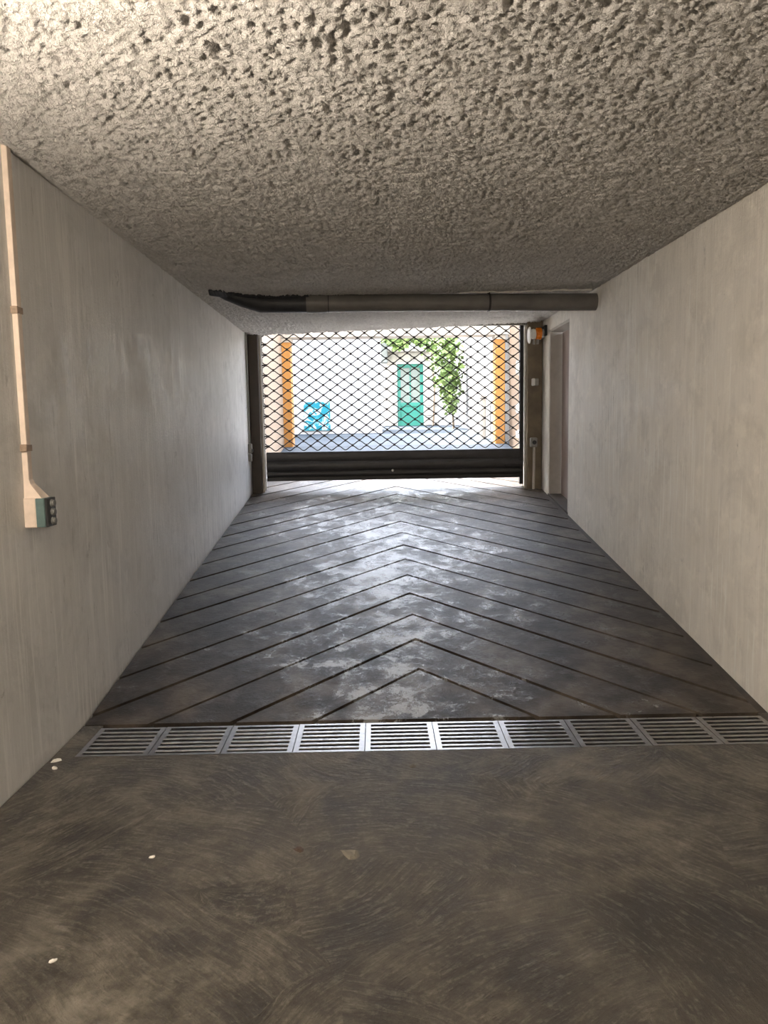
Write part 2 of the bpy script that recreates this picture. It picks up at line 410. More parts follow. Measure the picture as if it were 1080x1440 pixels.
Z0 = np.vectorize(ceil_z)(X, Y)
edge = np.clip(np.minimum(X-XL, XR-X)/0.05, 0, 1)
Z = Z0 + 0.004 + Z*(0.35+0.65*edge)
ny, nx = X.shape
co = np.stack([X, Y, Z], -1).reshape(-1, 3)
ii = (np.arange(ny-1)[:, None]*nx + np.arange(nx-1)[None, :]).ravel()
quads = np.stack([ii, ii+nx, ii+nx+1, ii+1], -1)
me = bpy.data.meshes.new('ceiling')
me.vertices.add(len(co)); me.vertices.foreach_set('co', co.ravel())
me.loops.add(quads.size); me.loops.foreach_set('vertex_index', quads.ravel())
me.polygons.add(len(quads)); me.polygons.foreach_set('loop_start', np.arange(0, quads.size, 4)); me.polygons.foreach_set('loop_total', np.full(len(quads), 4))
me.polygons.foreach_set('use_smooth', np.ones(len(quads), bool)); me.update(calc_edges=True); me.validate()
me.materials.append(m_ceil)
ceiling = bpy.data.objects.new('ceiling', me); C.objects.link(ceiling); struct(ceiling)
b = MB(); b.box(XL-0.3, XR+0.3, Y_BACK-0.3, 9.46, 2.90, 3.25); b.box(XL, XR, 9.43, 9.46, 2.79, 2.90)
struct(b.build('ceiling_slab', m_outfacade))

# ---- walls
b = MB(); b.box(XL-0.25, XL, Y_BACK, 9.60, -0.35, 3.1); struct(b.build('wall_left', m_wall_l))
D0, D1 = 8.10, 9.03; DZ = EYE + 1.145; RD = 0.145     # side door
b = MB()
b.box(XR, XR+0.25, Y_BACK, D0, -0.35, 3.1); b.box(XR, XR+0.25, D1, 9.60, -0.35, 3.1); b.box(XR, XR+0.25, D0, D1, DZ, 3.1)
struct(b.build('wall_right', m_wall_r))
b = MB(); b.box(XL-0.25, XR+0.25, Y_BACK-0.25, Y_BACK, -0.35, 3.1); struct(b.build('wall_back', m_wall_r))
dz0 = ramp_z(D0) + 0.0
door = empty('door_1', (XR+RD, (D0+D1)/2, dz0), kind='structure')
b = MB(); b.box(XR+RD, XR+RD+0.05, D0+0.04, D1-0.04, dz0-0.05, DZ-0.04); b.build('door_leaf', m_door, door)
b = MB(); b.box(XR+0.004, XR+RD+0.02, D1-0.03, D1+0.005, dz0-0.05, DZ); b.build('door_jamb', m_frame, door)
b = MB(); b.box(XR+0.004, XR+RD+0.02, D0-0.005, D0+0.03, dz0-0.05, DZ); b.build('door_jamb', m_frame, door)
b = MB(); b.box(XR+0.004, XR+RD+0.02, D0-0.005, D1+0.005, DZ-0.03, DZ+0.005); b.build('door_head', m_frame, door)
b = MB(); b.prism([(XR-0.005, D0-0.01), (XR+RD+0.05, D0-0.01), (XR+RD+0.05, D1+0.01), (XR-0.005, D1+0.01)], lambda x, y: ramp_z(y)+0.012, 0.2); b.build('threshold', m_gutter, door)
b = MB(); b.lathe([(0, 0.028), (0.006, 0.028), (0.008, 0.011), (0.045, 0.011), (0.047, 0.0)], (XR+RD, D0+0.13, dz0+1.02), (-1, 0, 0), 16)
b.tube([(XR+RD-0.045, D0+0.13, dz0+1.02), (XR+RD-0.047, D0+0.25, dz0+1.02)], 0.009, 10); hd = b.build('door_handle', m_chrome, door)
settle(door)

# ---- near floor (falls gently to the drain)
FS = 0.022
b = MB()
gx0, gx1 = -1.475, 1.995
for poly in ([(XL+0.006, Y_BACK), (XR-0.006, Y_BACK), (XR-0.006, DR0), (XL+0.006, DR0)],
             [(XL+0.006, DR0), (gx0, DR0), (gx0, DR1+0.03), (XL+0.006, DR1+0.03)],
             [(gx1, DR0), (XR-0.006, DR0), (XR-0.006, DR1+0.03), (gx1, DR1+0.03)]):
    b.prism(poly, lambda x, y: max(0, DR0-y)*FS, 0.12)
floor = struct(b.build('floor', m_floor))
# drain trough
b = MB(); b.box(gx0-0.02, gx1+0.02, DR0-0.02, DR1+0.02, -0.30, -0.26)
b.box(gx0-0.02, gx1+0.02, DR0-0.02, DR0-0.001, -0.26, -0.125); b.box(gx0-0.02, gx1+0.02, DR1+0.004, DR1+0.02, -0.26, -0.03)
struct(b.build('drain_trough', m_pit))

# ---- ramp: grooved chevrons cut into the concrete, every chevron a slab
ramp_root_mb = MB()
RY0, RY1 = DR1+0.035, 10.25
ramp_root_mb.prism([(XL, RY0-0.005), (XR, RY0-0.005), (XR, RY1), (XL, RY1)], lambda x, y: ramp_z(y)-0.024, 0.3)
ramp = struct(ramp_root_mb.build('ramp', m_groove))
AX = 0.23; A0 = 4.413; PITCH = 0.4345; GW = 0.017
X0, X1 = XL+0.012, XR-0.055
def clip(poly, a, b_, c_):           # keep a*x + b*y >= c
    out = []
    for i in range(len(poly)):
        P, Q = poly[i], poly[(i+1) % len(poly)]
        dp = a*P[0]+b_*P[1]-c_; dq = a*Q[0]+b_*Q[1]-c_
        if dp >= 0: out.append(P)
        if dp*dq < 0:
            t = dp/(dp-dq); out.append((P[0]+(Q[0]-P[0])*t, P[1]+(Q[1]-P[1])*t))
    return out
for k in range(-1, 20):
    lo = A0 + PITCH*k + GW if k >= 0 else -50.0
    hi = A0 + PITCH*(k+1) - GW
    mb = MB(); ok = False
    slump = random.uniform(-0.0025, 0.0015)
    for sgn in (-1, 1):
        xe = X0 if sgn < 0 else X1
        w = abs(xe-AX)
        poly = [(AX, hi), (xe, hi-w), (xe, lo-w), (AX, lo)]
        if sgn > 0: poly = poly[::-1]
        if lo < 0: poly = [(AX, hi), (xe, hi-w), (xe, 0), (AX, 0)] if sgn < 0 else [(AX, 0), (xe, 0), (xe, hi-w), (AX, hi)]
        poly = clip(clip(poly, 0, 1, RY0), 0, -1, -RY1)
        if len(poly) < 3: continue
        ok = True
        # chamfered rim: main top inset a touch is approximated by a bevel modifier
        mb.prism(poly, lambda x, y: ramp_z(y)+slump, 0.05)
    if ok:
        import bmesh
        o = mb.build('ramp_slab', m_ramp, ramp)
        bm = bmesh.new(); bm.from_mesh(o.data)
        bmesh.ops.remove_doubles(bm, verts=bm.verts, dist=1e-4)
        # drop the doubled wall on the apex line
        dead = [f for f in bm.faces if all(abs(q.co.x-AX) < 1e-4 for q in f.verts)]
        bmesh.ops.delete(bm, geom=dead, context='FACES'); bm.to_mesh(o.data); bm.free()
b = MB(); b.prism([(XR-0.050, RY0), (XR-0.004, RY0), (XR-0.004, 9.6), (XR-0.050, 9.6)], lambda x, y: ramp_z(y)-0.010, 0.03)
b.build('gutter_strip', m_gutter, ramp)
# ---- drain grates: ten loose cast grates
GP = (gx1-gx0)/10
nth = ['first', 'second', 'third', 'fourth', 'fifth', 'sixth', 'seventh', 'eighth', 'ninth', 'tenth']
gl = {0: 'galvanised drain grate nearest the left wall, end of the row', 9: 'galvanised drain grate nearest the right wall, end of the row'}
fb = MB(); L = GP-0.004; W = DR1-DR0-0.006; E = 0.026; R_ = 0.020; T = 0.014; SW = 0.022
fb.box(0, E, 0, W, -T, 0); fb.box(L-E, L, 0, W, -T, 0); fb.box(E, L-E, 0, R_, -T, 0); fb.box(E, L-E, W-R_, W, -T, 0)
sb = MB(); sb.cham(E-0.004, L-E+0.004, 0, SW, -T+0.002, -0.0008, 0.002)
proto = None
for i in range(10):
    g = empty('drain_grate', (gx0+GP*i+0.002, DR0+0.003, 0.0),
              gl.get(i, f'slotted metal drain grate, {nth[i]} in the row counted from the left wall'), 'drain grate', 'drain grates across the foot of the ramp')
    if proto is None:
        parts = [fb.build('grate_frame', m_grate, g)]
        s0 = sb.build('slat', m_grate, g)
        for j in range(6):
            s = s0 if j == 0 else s0.copy()
            if j: C.objects.link(s); s.parent = g
            s.location = (0, R_ + (j+1)*((W-2*R_-6*SW)/7) + j*SW, 0)
            parts.append(s)
        proto = parts
    else:
        for q in proto:
            c_ = q.copy(); C.objects.link(c_); c_.parent = g
    g.rotation_euler = (random.uniform(-.003, .003), random.uniform(-.002, .002), 0)

# ================================================================ GATE
for nm, x0, x1, mt in (('post_left', XL+0.008, -1.452, m_post_l), ('post_right', 1.868, XR-0.01, m_post_r)):
    b = MB(); b.cham(x0, x1, 9.36, 9.585, ramp_z(9.36)-0.03, 2.89, 0.006)
    o = b.build('gate_post', mt)
    tag(o, 'dark brown gate post against the left wall' if x0 < 0 else 'ochre brown gate post beside the right wall and the orange beacon', 'post', 'posts of the rolling gate')
for x0, x1, lab, mt in ((-1.451, -1.425, 'pale thin guide channel at the left edge of the grille', m_rail), (1.843, 1.867, 'pale guide channel between grille and right post', m_rail)):
    b = MB(); b.box(x0, x1, 9.43, 9.445, ramp_z(9.4)-0.01, 2.88); b.box(x0, x1, 9.565, 9.58, ramp_z(9.4)-0.01, 2.88)
    xa = x0 if x0 < 0 else x1-0.006
    b.box(xa, xa+0.006, 9.445, 9.565, ramp_z(9.4)-0.01, 2.88)
    tag(b.build('guide_rail', mt), lab, 'guide rail')
GXA, GXB = -1.42, 1.842
gate = empty('rolling_grille', ((GXA+GXB)/2, GY, EYE-0.627), 'black rolling gate with wavy wire grille above a solid slatted bottom', 'gate')
ROW = 0.0632; PER = 0.1765; PT = EYE-0.262
zt = PT + 0.012
nr = int((EYE+1.34-zt)/ROW)
for i in range(nr):
    zc = zt + ROW*(i+0.5)
    pts = []; nn = int((GXB-GXA)/PER*14)
    for q in range(nn+1):
        x = GXA + (GXB-GXA)*q/nn
        a = 2*PI*(x-GXA)/PER + PI*i
        s = math.sin(a); s = 0.72*s + 0.28*(2/PI*math.asin(max(-1, min(1, s))))
        pts.append((x, GY, zc + s*(ROW/2-0.005)*1.0))
    b = MB(); b.tube(pts, 0.0072, 6)
    rod = b.build('wavy_wire', m_wire, gate, smooth=True)
    b = MB()
    kk = 0
    while True:
        # crest positions of this wire meet troughs of the wire above
        x = GXA + PER*(0.25 + 0.5*(i % 2) + kk)
        kk += 1
        if x > GXB-0.01: break
        b.cham(x-0.013, x+0.013, GY-0.011, GY+0.011, zc+ROW/2-0.0155, zc+ROW/2+0.0155, 0.004)
    cl = b.build('link_clips', m_wire, rod); cl['kind'] = 'stuff'
def slat(name, z0, z1, bulge, mt):
    b = MB(); prof = []
    N = 8
    for q in range(N+1):
        t = q/N; prof.append((GY - 0.016 - bulge*math.sin(PI*t)**0.6, z0+(z1-z0)*t))
    vs_ = []
    for x in (GXA+0.012, GXB-0.012):
        vs_ += [(x, y, z) for y, z in prof] + [(x, GY+0.016, z1), (x, GY+0.016, z0)]
    n_ = N+3
    fs_ = [tuple(range(n_)), tuple(range(2*n_-1, n_-1, -1))]
    for q in range(n_): fs_.append((q, (q+1) % n_, (q+1) % n_ + n_, q+n_))
    b.add(vs_, fs_); o = b.build(name, mt, gate); smooth_angle(o, 50); return o
zb = EYE-0.627
slat('solid_slat', PT-0.118, PT, 0.010, m_panel)
slat('solid_slat', PT-0.240, PT-0.1175, 0.022, m_panel)
slat('solid_slat', zb+0.050, PT-0.2395, 0.022, m_panel)
b = MB(); b.cham(GXA+0.012, GXB-0.012, GY-0.030, GY+0.03, zb, zb+0.053, 0.006); b.build('bottom_bar', m_black, gate)
b = MB(); b.lathe([(0, 0.016), (0.012, 0.016), (0.014, 0.012), (0.014, 0.0)], (0.185, GY-0.036, zb+0.115), (0, -1, 0), 16); b.build('keyhole_light_dot', m_white, gate)  # white disc standing in for daylight through the keyhole
b = MB(); b.cham(1.60, GXB-0.03, GY-0.058, GY-0.03, zb+0.135, zb+0.170, 0.005); b.build('bolt_bar', m_black, gate)
b = MB(); b.cham(1.796, 1.8415, GY-0.035, GY+0.035, ramp_z(GY)+0.03, 2.88, 0.004); b.build('end_stile', m_black, gate)
for i in range(nr//2):
    b = MB(); zc = zt + ROW*(2*i+1) ; b.cham(GXA-0.008, GXA+0.032, GY-0.010, GY+0.010, zc-0.009, zc+0.009, 0.003); b.build('edge_guide', m_black, gate)
settle(gate)

# ================================================================ FITTINGS INSIDE
# ---- pipe under the ceiling
pz = EYE+1.155; PR = 0.078
PA, PB = Vector((-0.619, 6.99, pz)), Vector((XR-0.002, 7.14, pz))
pipe = empty('drain_pipe', (0.7, 7.08, pz), 'grey plastic drain pipe running across under the ceiling', 'pipe')
dirv = (PB-PA)
b = MB(); b.tube([PA+dirv*t for t in (0, .25, .5, .75, 1)], PR, 24); smooth_angle(b.build('pipe_run', m_pipe, pipe))
b = MB(); b.tube([PA-dirv*0.003, PA+dirv*0.012, PA+dirv*0.058, PA+dirv*0.066], [PR+0.004, PR+0.007, PR+0.007, PR+0.004], 24); smooth_angle(b.build('coupling', m_pipe, pipe))
b = MB(); t0 = (1.05-PA.x)/dirv.x
b.tube([PA+dirv*(t0-0.0035), PA+dirv*(t0+0.0035)], PR+0.005, 24); q = PA+dirv*t0
b.box(q.x-0.012, q.x+0.012, q.y-0.012, q.y+0.012, q.z+PR, q.z+PR+0.06); smooth_angle(b.build('pipe_bracket', m_black, pipe))
b = MB(); b.tube([PA+dirv*0.070, PA+dirv*0.073], PR+0.003, 24); smooth_angle(b.build('joint_ring', m_black, pipe))
pts = [PA+Vector((0.02, 0, 0)), PA+Vector((-0.2, -0.015, 0.0)), PA+Vector((-0.42, -0.04, 0.0)), PA+Vector((-0.56, -0.12, 0.028)), PA+Vector((-0.68, -0.24, 0.055)), PA+Vector((-0.80, -0.36, 0.085))]
b = MB(); b.tube(pts, [PR+0.002, PR+0.003, PR+0.003, PR-0.006, PR-0.018, 0.03], 20); smooth_angle(b.build('black_pipe_end', m_pipe_k, pipe), 60)
# ragged mastic smeared along the top of the black end
b = MB(); N = 46; ring0 = []; ring1 = []
vs_ = []; fs_ = []
for i in range(N+1):
    t = i/N
    k = min(int(t*5), 4); u = t*5-k
    c_ = pts[5-k].lerp(pts[4-k], u)
    wf = (0.030+0.055*math.sin(PI*min(1, t*1.35+0.02))**0.5 if t < .74 else 0.035)*random.uniform(0.65, 1.25)
    wb = 0.05
    zc = ceil_z(c_.x, c_.y)-0.006
    vs_ += [(c_.x, c_.y-PR*0.55-wf, zc-0.012), (c_.x, c_.y-PR*0.6, zc-0.040), (c_.x, c_.y+wb, zc-0.03), (c_.x, c_.y+wb, zc+0.02), (c_.x, c_.y-PR*0.5-wf, zc+0.02)]
for i in range(N):
    for k in range(5): a = i*5+k; d_ = i*5+(k+1) % 5; fs_.append((a, d_, d_+5, a+5))
fs_ += [tuple(range(5))[::-1], tuple(N*5+k for k in range(5))]
b.add(vs_, fs_); b.build('mastic_smear', m_pipe_k, pipe)
# pale flaking sealant bead where the pipe meets the ceiling on the right
b = MB(); pts2 = []
for i in range(40):
    t = 0.52+0.46*i/39; q = PA+dirv*t
    pts2.append((q.x, q.y-PR*0.70, ceil_z(q.x, q.y)-0.018+random.uniform(-.006, .006)))
b.tube(pts2, [random.uniform(0.004, 0.011) for _ in pts2], 6); b.build('sealant_bead', m_rail, pipe)
settle(pipe)

# ---- switch box and trunking on the left wall
sw = empty('switch_box', (XL, 3.385, EYE-0.41), 'wall switch box on the left wall, cream back, teal cover and dark push buttons', 'switch')
b = MB(); b.cham(XL-0.002, XL+0.052, 3.335, 3.435, EYE-0.412, EYE-0.278, 0.004); b.build('back_box', m_cream, sw)
b = MB(); b.cham(XL+0.051, XL+0.092, 3.337, 3.433, EYE-0.410, EYE-0.280, 0.003); b.build('cover', m_teal, sw)
b = MB(); b.cham(XL+0.091, XL+0.103, 3.339, 3.431, EYE-0.410, EYE-0.280, 0.003); fp = b.build('front_plate', m_dark, sw)
for j in range(3):
    b = MB(); b.lathe([(0, 0.017), (0.008, 0.017), (0.010, 0.014), (0.017, 0.014), (0.018, 0.010)], (XL+0.102, 3.385, EYE-0.305-0.040*j), (1, 0, 0), 16)
    smooth_angle(b.build('push_button', m_button, sw))
settle(sw)
tr = empty('cable_trunking', (XL, 3.375, EYE-0.28), 'cream cable trunking running up the left wall from the switch box', 'trunking')
b = MB(); b.cham(XL-0.002, XL+0.024, 3.352, 3.392, EYE-0.198, ceil_z(XL, 3.37)+0.02, 0.002); b.build('trunking_run', m_cream, tr)
b = MB()
zt_, zb_ = EYE-0.196, EYE-0.281
pr = [(XL, 3.352, zt_), (XL+0.024, 3.352, zt_), (XL+0.024, 3.392, zt_), (XL, 3.392, zt_),
      (XL, 3.345, zb_), (XL+0.080, 3.345, zb_), (XL+0.080, 3.425, zb_), (XL, 3.425, zb_)]
mid_ = [(XL, 3.350, zt_-0.02), (XL+0.030, 3.350, zt_-0.02), (XL+0.030, 3.398, zt_-0.02), (XL, 3.398, zt_-0.02)]
vs_ = pr[:4]+mid_+pr[4:]
fs_ = [(0,1,2,3), (8,11,10,9)]
for k in range(4):
    for r_ in (0, 4): a = r_+k; d_ = r_+(k+1) % 4; fs_.append((a, a+4, d_+4, d_))
b.add(vs_, fs_); b.build('trunking_spout', m_cream, tr)
for h in (0.545, -0.055):
    b = MB(); b.cham(XL-0.001, XL+0.030, 3.338, 3.352, EYE+h-0.016, EYE+h+0.016, 0.002)
    b.box(XL+0.024, XL+0.029, 3.345, 3.394, EYE+h-0.014, EYE+h+0.014); b.build('trunking_clip', m_clip, tr)
settle(tr)

# ---- little box with conduit by the left post
lb = empty('gate_socket', (XL, 9.22, 0.8), 'small grey switch and conduit on the left wall beside the brown post', 'switch')
z = EYE-0.20
b = MB(); b.cham(XL-0.001, XL+0.045, 9.19, 9.25, z-0.06, z+0.06, 0.012); b.build('socket_body', m_grey, lb)
b = MB(); b.cham(XL+0.044, XL+0.056, 9.20, 9.24, z-0.045, z-0.005, 0.004); b.build('socket_flap', m_dark, lb)
b = MB(); b.tube([(XL+0.014, 9.22, z+0.05), (XL+0.014, 9.22, z+0.62), (XL+0.014, 9.22, 2.77)], 0.010, 10); b.build('conduit', m_grey, lb)
b = MB(); b.cham(XL-0.001, XL+0.040, 9.195, 9.245, z-0.16, z-0.07, 0.006); b.build('junction_block', m_grey, lb)
settle(lb)

# ---- orange warning beacon on the right wall
bc = empty('warning_beacon', (XR, 9.20, EYE+1.10), 'orange warning beacon with white dish on the right wall above the gate post', 'beacon')
bx, by, bz = XR, 9.20, EYE+1.125
b = MB(); b.cham(bx-0.035, bx+0.001, by-0.05, by+0.05, bz-0.03, bz+0.095, 0.006); b.cham(bx-0.075, bx-0.03, by-0.03, by+0.03, bz+0.045, bz+0.075, 0.005); b.build('wall_bracket', m_dark, bc)
b = MB(); b.lathe([(0.03, 0.045), (0.035, 0.058), (0.06, 0.060), (0.062, 0.055)], (bx, by, bz), (-1, 0, 0), 24); smooth_angle(b.build('beacon_base', m_grey, bc))
b = MB(); b.lathe([(0.060, 0.062), (0.068, 0.072), (0.125, 0.070), (0.135, 0.055)], (bx, by, bz), (-1, 0, 0), 28); smooth_angle(b.build('orange_lens', m_orange, bc))
b = MB(); b.lathe([(0.132, 0.058), (0.165, 0.062), (0.185, 0.050), (0.192, 0.03)], (bx, by, bz-0.005), (-1, 0, 0), 28); smooth_angle(b.build('lamp_bowl', m_white, bc))
b = MB(); b.lathe([(0.196, 0.03), (0.199, 0.098), (0.207, 0.100), (0.216, 0.085), (0.220, 0.03)], (bx, by, bz-0.018), (-1, 0, 0), 32); smooth_angle(b.build('white_dish', m_white, bc))
for dx_ in (-0.105, -0.150):
    b = MB(); b.lathe([(0, 0.010), (0.03, 0.014), (0.075, 0.016), (0.082, 0.010)], (bx+dx_, by, bz-0.045), (0, 0, -1), 14); smooth_angle(b.build('cable_gland', m_grey, bc))
settle(bc)

# ---- photocell and key switch by the right post
b_ = empty('photocell', (1.958, 9.33, EYE+0.52), 'small pale photocell box halfway up the right gate post', 'sensor')
b = MB(); b.cham(1.915, 1.95, 9.29, 9.361, EYE+0.51, EYE+0.60, 0.008); b.build('sensor_lens', m_white, b_)
b = MB(); b.cham(1.95, 1.995, 9.295, 9.361, EYE+0.512, EYE+0.598, 0.006); b.build('sensor_body', m_grey, b_); settle(b_)
ks = empty('key_switch', (1.94, 9.33, EYE-0.24), 'grey key switch with conduit low on the right gate post', 'switch')
b = MB(); b.cham(1.897, 1.985, 9.30, 9.361, EYE-0.245, EYE-0.125, 0.012); b.build('switch_body', m_grey, ks)
b = MB(); b.lathe([(0, 0.026), (0.008, 0.026), (0.012, 0.020), (0.012, 0.0)], (1.945, 9.301, EYE-0.185), (0, -1, 0), 18); kp = b.build('key_barrel', m_dark, ks)
b = MB(); b.tube([(1.95, 9.345, EYE-0.24), (1.95, 9.345, EYE-0.45), (1.945, 9.345, ramp_z(9.34)-0.01)], 0.016, 10); b.build('conduit', m_frame, ks)
settle(ks)

# ---- bulkhead lamp on the left wall; second one added behind the camera as fill
n = NT('lit_diffuser'); n.set((0.9, 0.86, 0.78), 0.5); n.b.inputs['Emission Color'].default_value = (1.0, 0.86, 0.70, 1); n.b.inputs['Emission Strength'].default_value = LAMP
m_lit = n.m
n = NT('fill_diffuser_back'); n.set((0.9, 0.86, 0.78), 0.5); n.b.inputs['Emission Color'].default_value = (1.0, 0.86, 0.70, 1); n.b.inputs['Emission Strength'].default_value = LAMP_FILL
m_fill = n.m
for lx, ly, lz, sg, lab in ((XL, 1.55, EYE+0.50, 1, 'round white bulkhead lamp on the left wall before the switch box'),
                            (XR, -0.9, EYE+0.62, -1, 'added fill lamp, out of view on the right wall behind the camera')):
    lamp = empty('bulkhead_lamp', (lx, ly, lz), lab, 'lamp', 'bulkhead lamps')
    b = MB(); b.lathe([(-0.002, 0.15), (0.03, 0.15), (0.04, 0.14), (0.04, 0.10)], (lx, ly, lz), (sg, 0, 0), 32); smooth_angle(b.build('lamp_base', m_white, lamp))
    b = MB(); b.lathe([(0.038, 0.132), (0.07, 0.128), (0.10, 0.110), (0.125, 0.075), (0.135, 0.03), (0.136, 0.0)], (lx, ly, lz), (sg, 0, 0), 32); smooth_angle(b.build('diffuser', m_lit if sg > 0 else m_fill, lamp))
    settle(lamp)

# ---- litter on the floor
def fz(y): return max(0, DR0-y)*FS
def scrap(name, x, y, s, mt, lab, cat, flat=0.5, seed=0):
    r_ = random.Random(seed); b = MB(); vs_ = []; fs_ = []
    n1, n2 = 4, 7
    vs_.append((0, 0, s*flat))
    for i in range(1, n1):
        th = PI*0.5*i/(n1-1)
        for k in range(n2):
            rr_ = s*math.sin(th)*r_.uniform(0.65, 1.25); a = 2*PI*k/n2
            vs_.append((rr_*math.cos(a)*1.5, rr_*math.sin(a), max(0, s*flat*math.cos(th)*r_.uniform(.5, 1.3))))
    for k in range(n2): fs_.append((0, 1+k, 1+(k+1) % n2))
    for i in range(n1-2):
        for k in range(n2): a = 1+i*n2+k; d_ = 1+i*n2+(k+1) % n2; fs_.append((a, a+n2, d_+n2, d_))
    fs_.append(tuple(1+(n1-2)*n2+k for k in range(n2))[::-1])
    b.add(vs_, fs_); o = b.build(name, mt); o.location = (x, y, fz(y)); o.rotation_euler.z = r_.uniform(0, 6)
    return tag(o, lab, cat)
scrap('paper_scrap', -1.545, 3.40, 0.018, m_paper, 'larger white paper scrap in the corner by the left wall near the drain', 'litter', 0.5, 1)
scrap('paper_scrap', -1.515, 3.315, 0.012, m_paper, 'smaller white paper scrap at the foot of the left wall', 'litter', 0.6, 2)
scrap('paper_scrap', -0.955, 2.00, 0.008, m_paper, 'tiny white crumb on the floor at the bottom left', 'litter', 0.7, 3)
scrap('paper_scrap', -0.835, 2.54, 0.008, m_paper, 'tiny white crumb on the floor left of the dry leaf', 'litter', 0.7, 4)
scrap('dry_leaf', -0.31, 2.57, 0.016, m_leafd, 'small dark dry leaf on the floor before the drain', 'leaf', 0.35, 5)
scrap('grit_lump', 0.135, 3.26, 0.014, m_pebble, 'pale lump of grit close to the middle of the drain', 'stone', 0.5, 6)
scrap('grit_lump', -0.12, 2.53, 0.030, m_pebble, 'flat crust of old mortar on the floor right of the dry leaf', 'stone', 0.16, 8)

# ================================================================ OUTSIDE
def zo(y):       # ground outside
    return ramp_z(y) if y < 13 else ramp_z(13) + 0.034*(y-13)
b = MB()
for y0, y1 in ((12.3, 13), (13, 40)):
    b.add([(-14, y0, zo(y0)), (14, y0, zo(y0)), (14, y1, zo(y1)), (-14, y1, zo(y1))], [(0, 1, 2, 3)])
b.add([(-14, RY1, zo(RY1)), (XL, RY1, zo(RY1)), (XL, 9.6, zo(9.6)), (-14, 9.6, zo(9.6))], [(3, 2, 1, 0)])
b.add([(XR, RY1, zo(RY1)), (14, RY1, zo(RY1)), (14, 9.6, zo(9.6)), (XR, 9.6, zo(9.6))], [(3, 2, 1, 0)])
struct(b.build('courtyard_ground', m_pave))
b = MB(); b.prism([(-14, RY1), (14, RY1), (14, 12.3), (-14, 12.3)], lambda x, y: zo(y), 0.15); struct(b.build('gate_bounce_ground', m_bounce))  # ground added in a pale tone to bounce sunlight onto the ceiling
b = MB(); b.box(-8, -2.75, 13.35, 18.3, 0.5, 9.0); struct(b.build('added_sun_blocker', m_wplaster))  # unseen wall added to keep the sun off the courtyard paving
b = MB(); b.box(-9, 9, 9.62, 9.95, EYE+1.37, 9.5); b.box(-9, XL-0.06, 9.62, 9.95, 0, EYE+1.37); b.box(XR+0.12, 9, 9.62, 9.95, 0, EYE+1.37)
struct(b.build('facade_above_gate', m_outfacade))
b = MB(); b.box(XL-0.35, XL-0.02, 9.62, 13.0, 0.2, 3.45); struct(b.build('passage_wall_left', m_peach))
b = MB(); b.box(2.24, 2.55, 9.62, 12.75, 0.2, 3.45); struct(b.build('passage_wall_right', m_tan))
for x0, x1, lab in ((-1.62, -1.455, 'ochre corner pillar outside the gate on the left, by the peach wall'), (2.03, 2.20, 'ochre corner pillar outside the gate on the right')):
    t = empty('corner_pillar', ((x0+x1)/2, 13.1, zo(13)), lab, 'pillar', 'ochre pillars outside the gate')
    b = MB(); b.cham(x0, x1, 12.95, 13.25, zo(13)-0.05, EYE+1.56, 0.01); b.build('shaft', m_ochre, t)
    b = MB(); b.cham(x0-0.01, x1+0.02, 12.93, 13.27, EYE+1.50, EYE+1.575, 0.01); b.build('capital', m_stone, t); settle(t)
b = MB(); b.box(2.20, 2.24, 12.90, 13.0, zo(13)-0.05, 3.1); struct(b.build('sunlit_edge_strip_1', m_wplaster))  # pale strip standing in for the sunlit edge of the pillar
b = MB(); b.box(XL-0.3, 2.6, 12.9, 13.3, EYE+1.576, EYE+1.95); struct(b.build('passage_lintel', m_stone))
for zz, hh, lab in ((EYE+0.92, 0.22, 'grey meter box high on the tan wall beyond the grille'), (EYE+0.30, 0.14, 'upper white box on the tan wall beyond the grille'), (EYE-0.10, 0.12, 'lower white box on the tan wall beyond the grille')):
    t = empty('meter_box', (2.24, 11.6, zz-hh/2), lab, 'meter box', 'boxes on the tan wall')
    mt = m_greystone if hh > 0.2 else m_white
    b = MB(); b.cham(2.17, 2.241, 11.45, 11.75, zz-hh/2, zz+hh/2, 0.01); b.build('box_body', mt, t)
    b = MB(); b.cham(2.16, 2.171, 11.48, 11.72, zz-hh/2+0.02, zz+hh/2-0.02, 0.003); b.build('box_lid', mt, t); settle(t)
# white house with the blue painted panel
b = MB(); b.box(-9, 0.12, 18.5, 21.0, 0.5, 5.0); struct(b.build('white_house_wall', m_house))
b = MB(); b.box(-1.79, -1.145, 18.47, 18.499, EYE+0.01, EYE+0.70)
tag(b.build('blue_wall_painting', m_poster), 'square blue and white painted panel on the white house wall', 'painting')
# white garden wall on the right
b = MB()
b.add([(2.13, 13.3, 0.5), (2.60, 24.0, 0.5), (3.0, 24.0, 0.5), (2.9, 13.3, 0.5), (2.13, 13.3, 4.2), (2.60, 24.0, 4.2), (3.0, 24.0, 4.2), (2.9, 13.3, 4.2)],
      [(0,3,2,1),(4,5,6,7),(0,1,5,4),(1,2,6,5),(2,3,7,6),(3,0,4,7)])
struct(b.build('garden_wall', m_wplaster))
b = MB(); b.cham(2.00, 2.10, 14.5, 14.7, zo(14.5)-0.01, EYE+0.57, 0.02); b.cham(1.98, 2.12, 14.47, 14.73, EYE+0.57, EYE+0.63, 0.015)
tag(b.build('garden_post', m_stone), 'short pale stone post standing at the white garden wall', 'post')
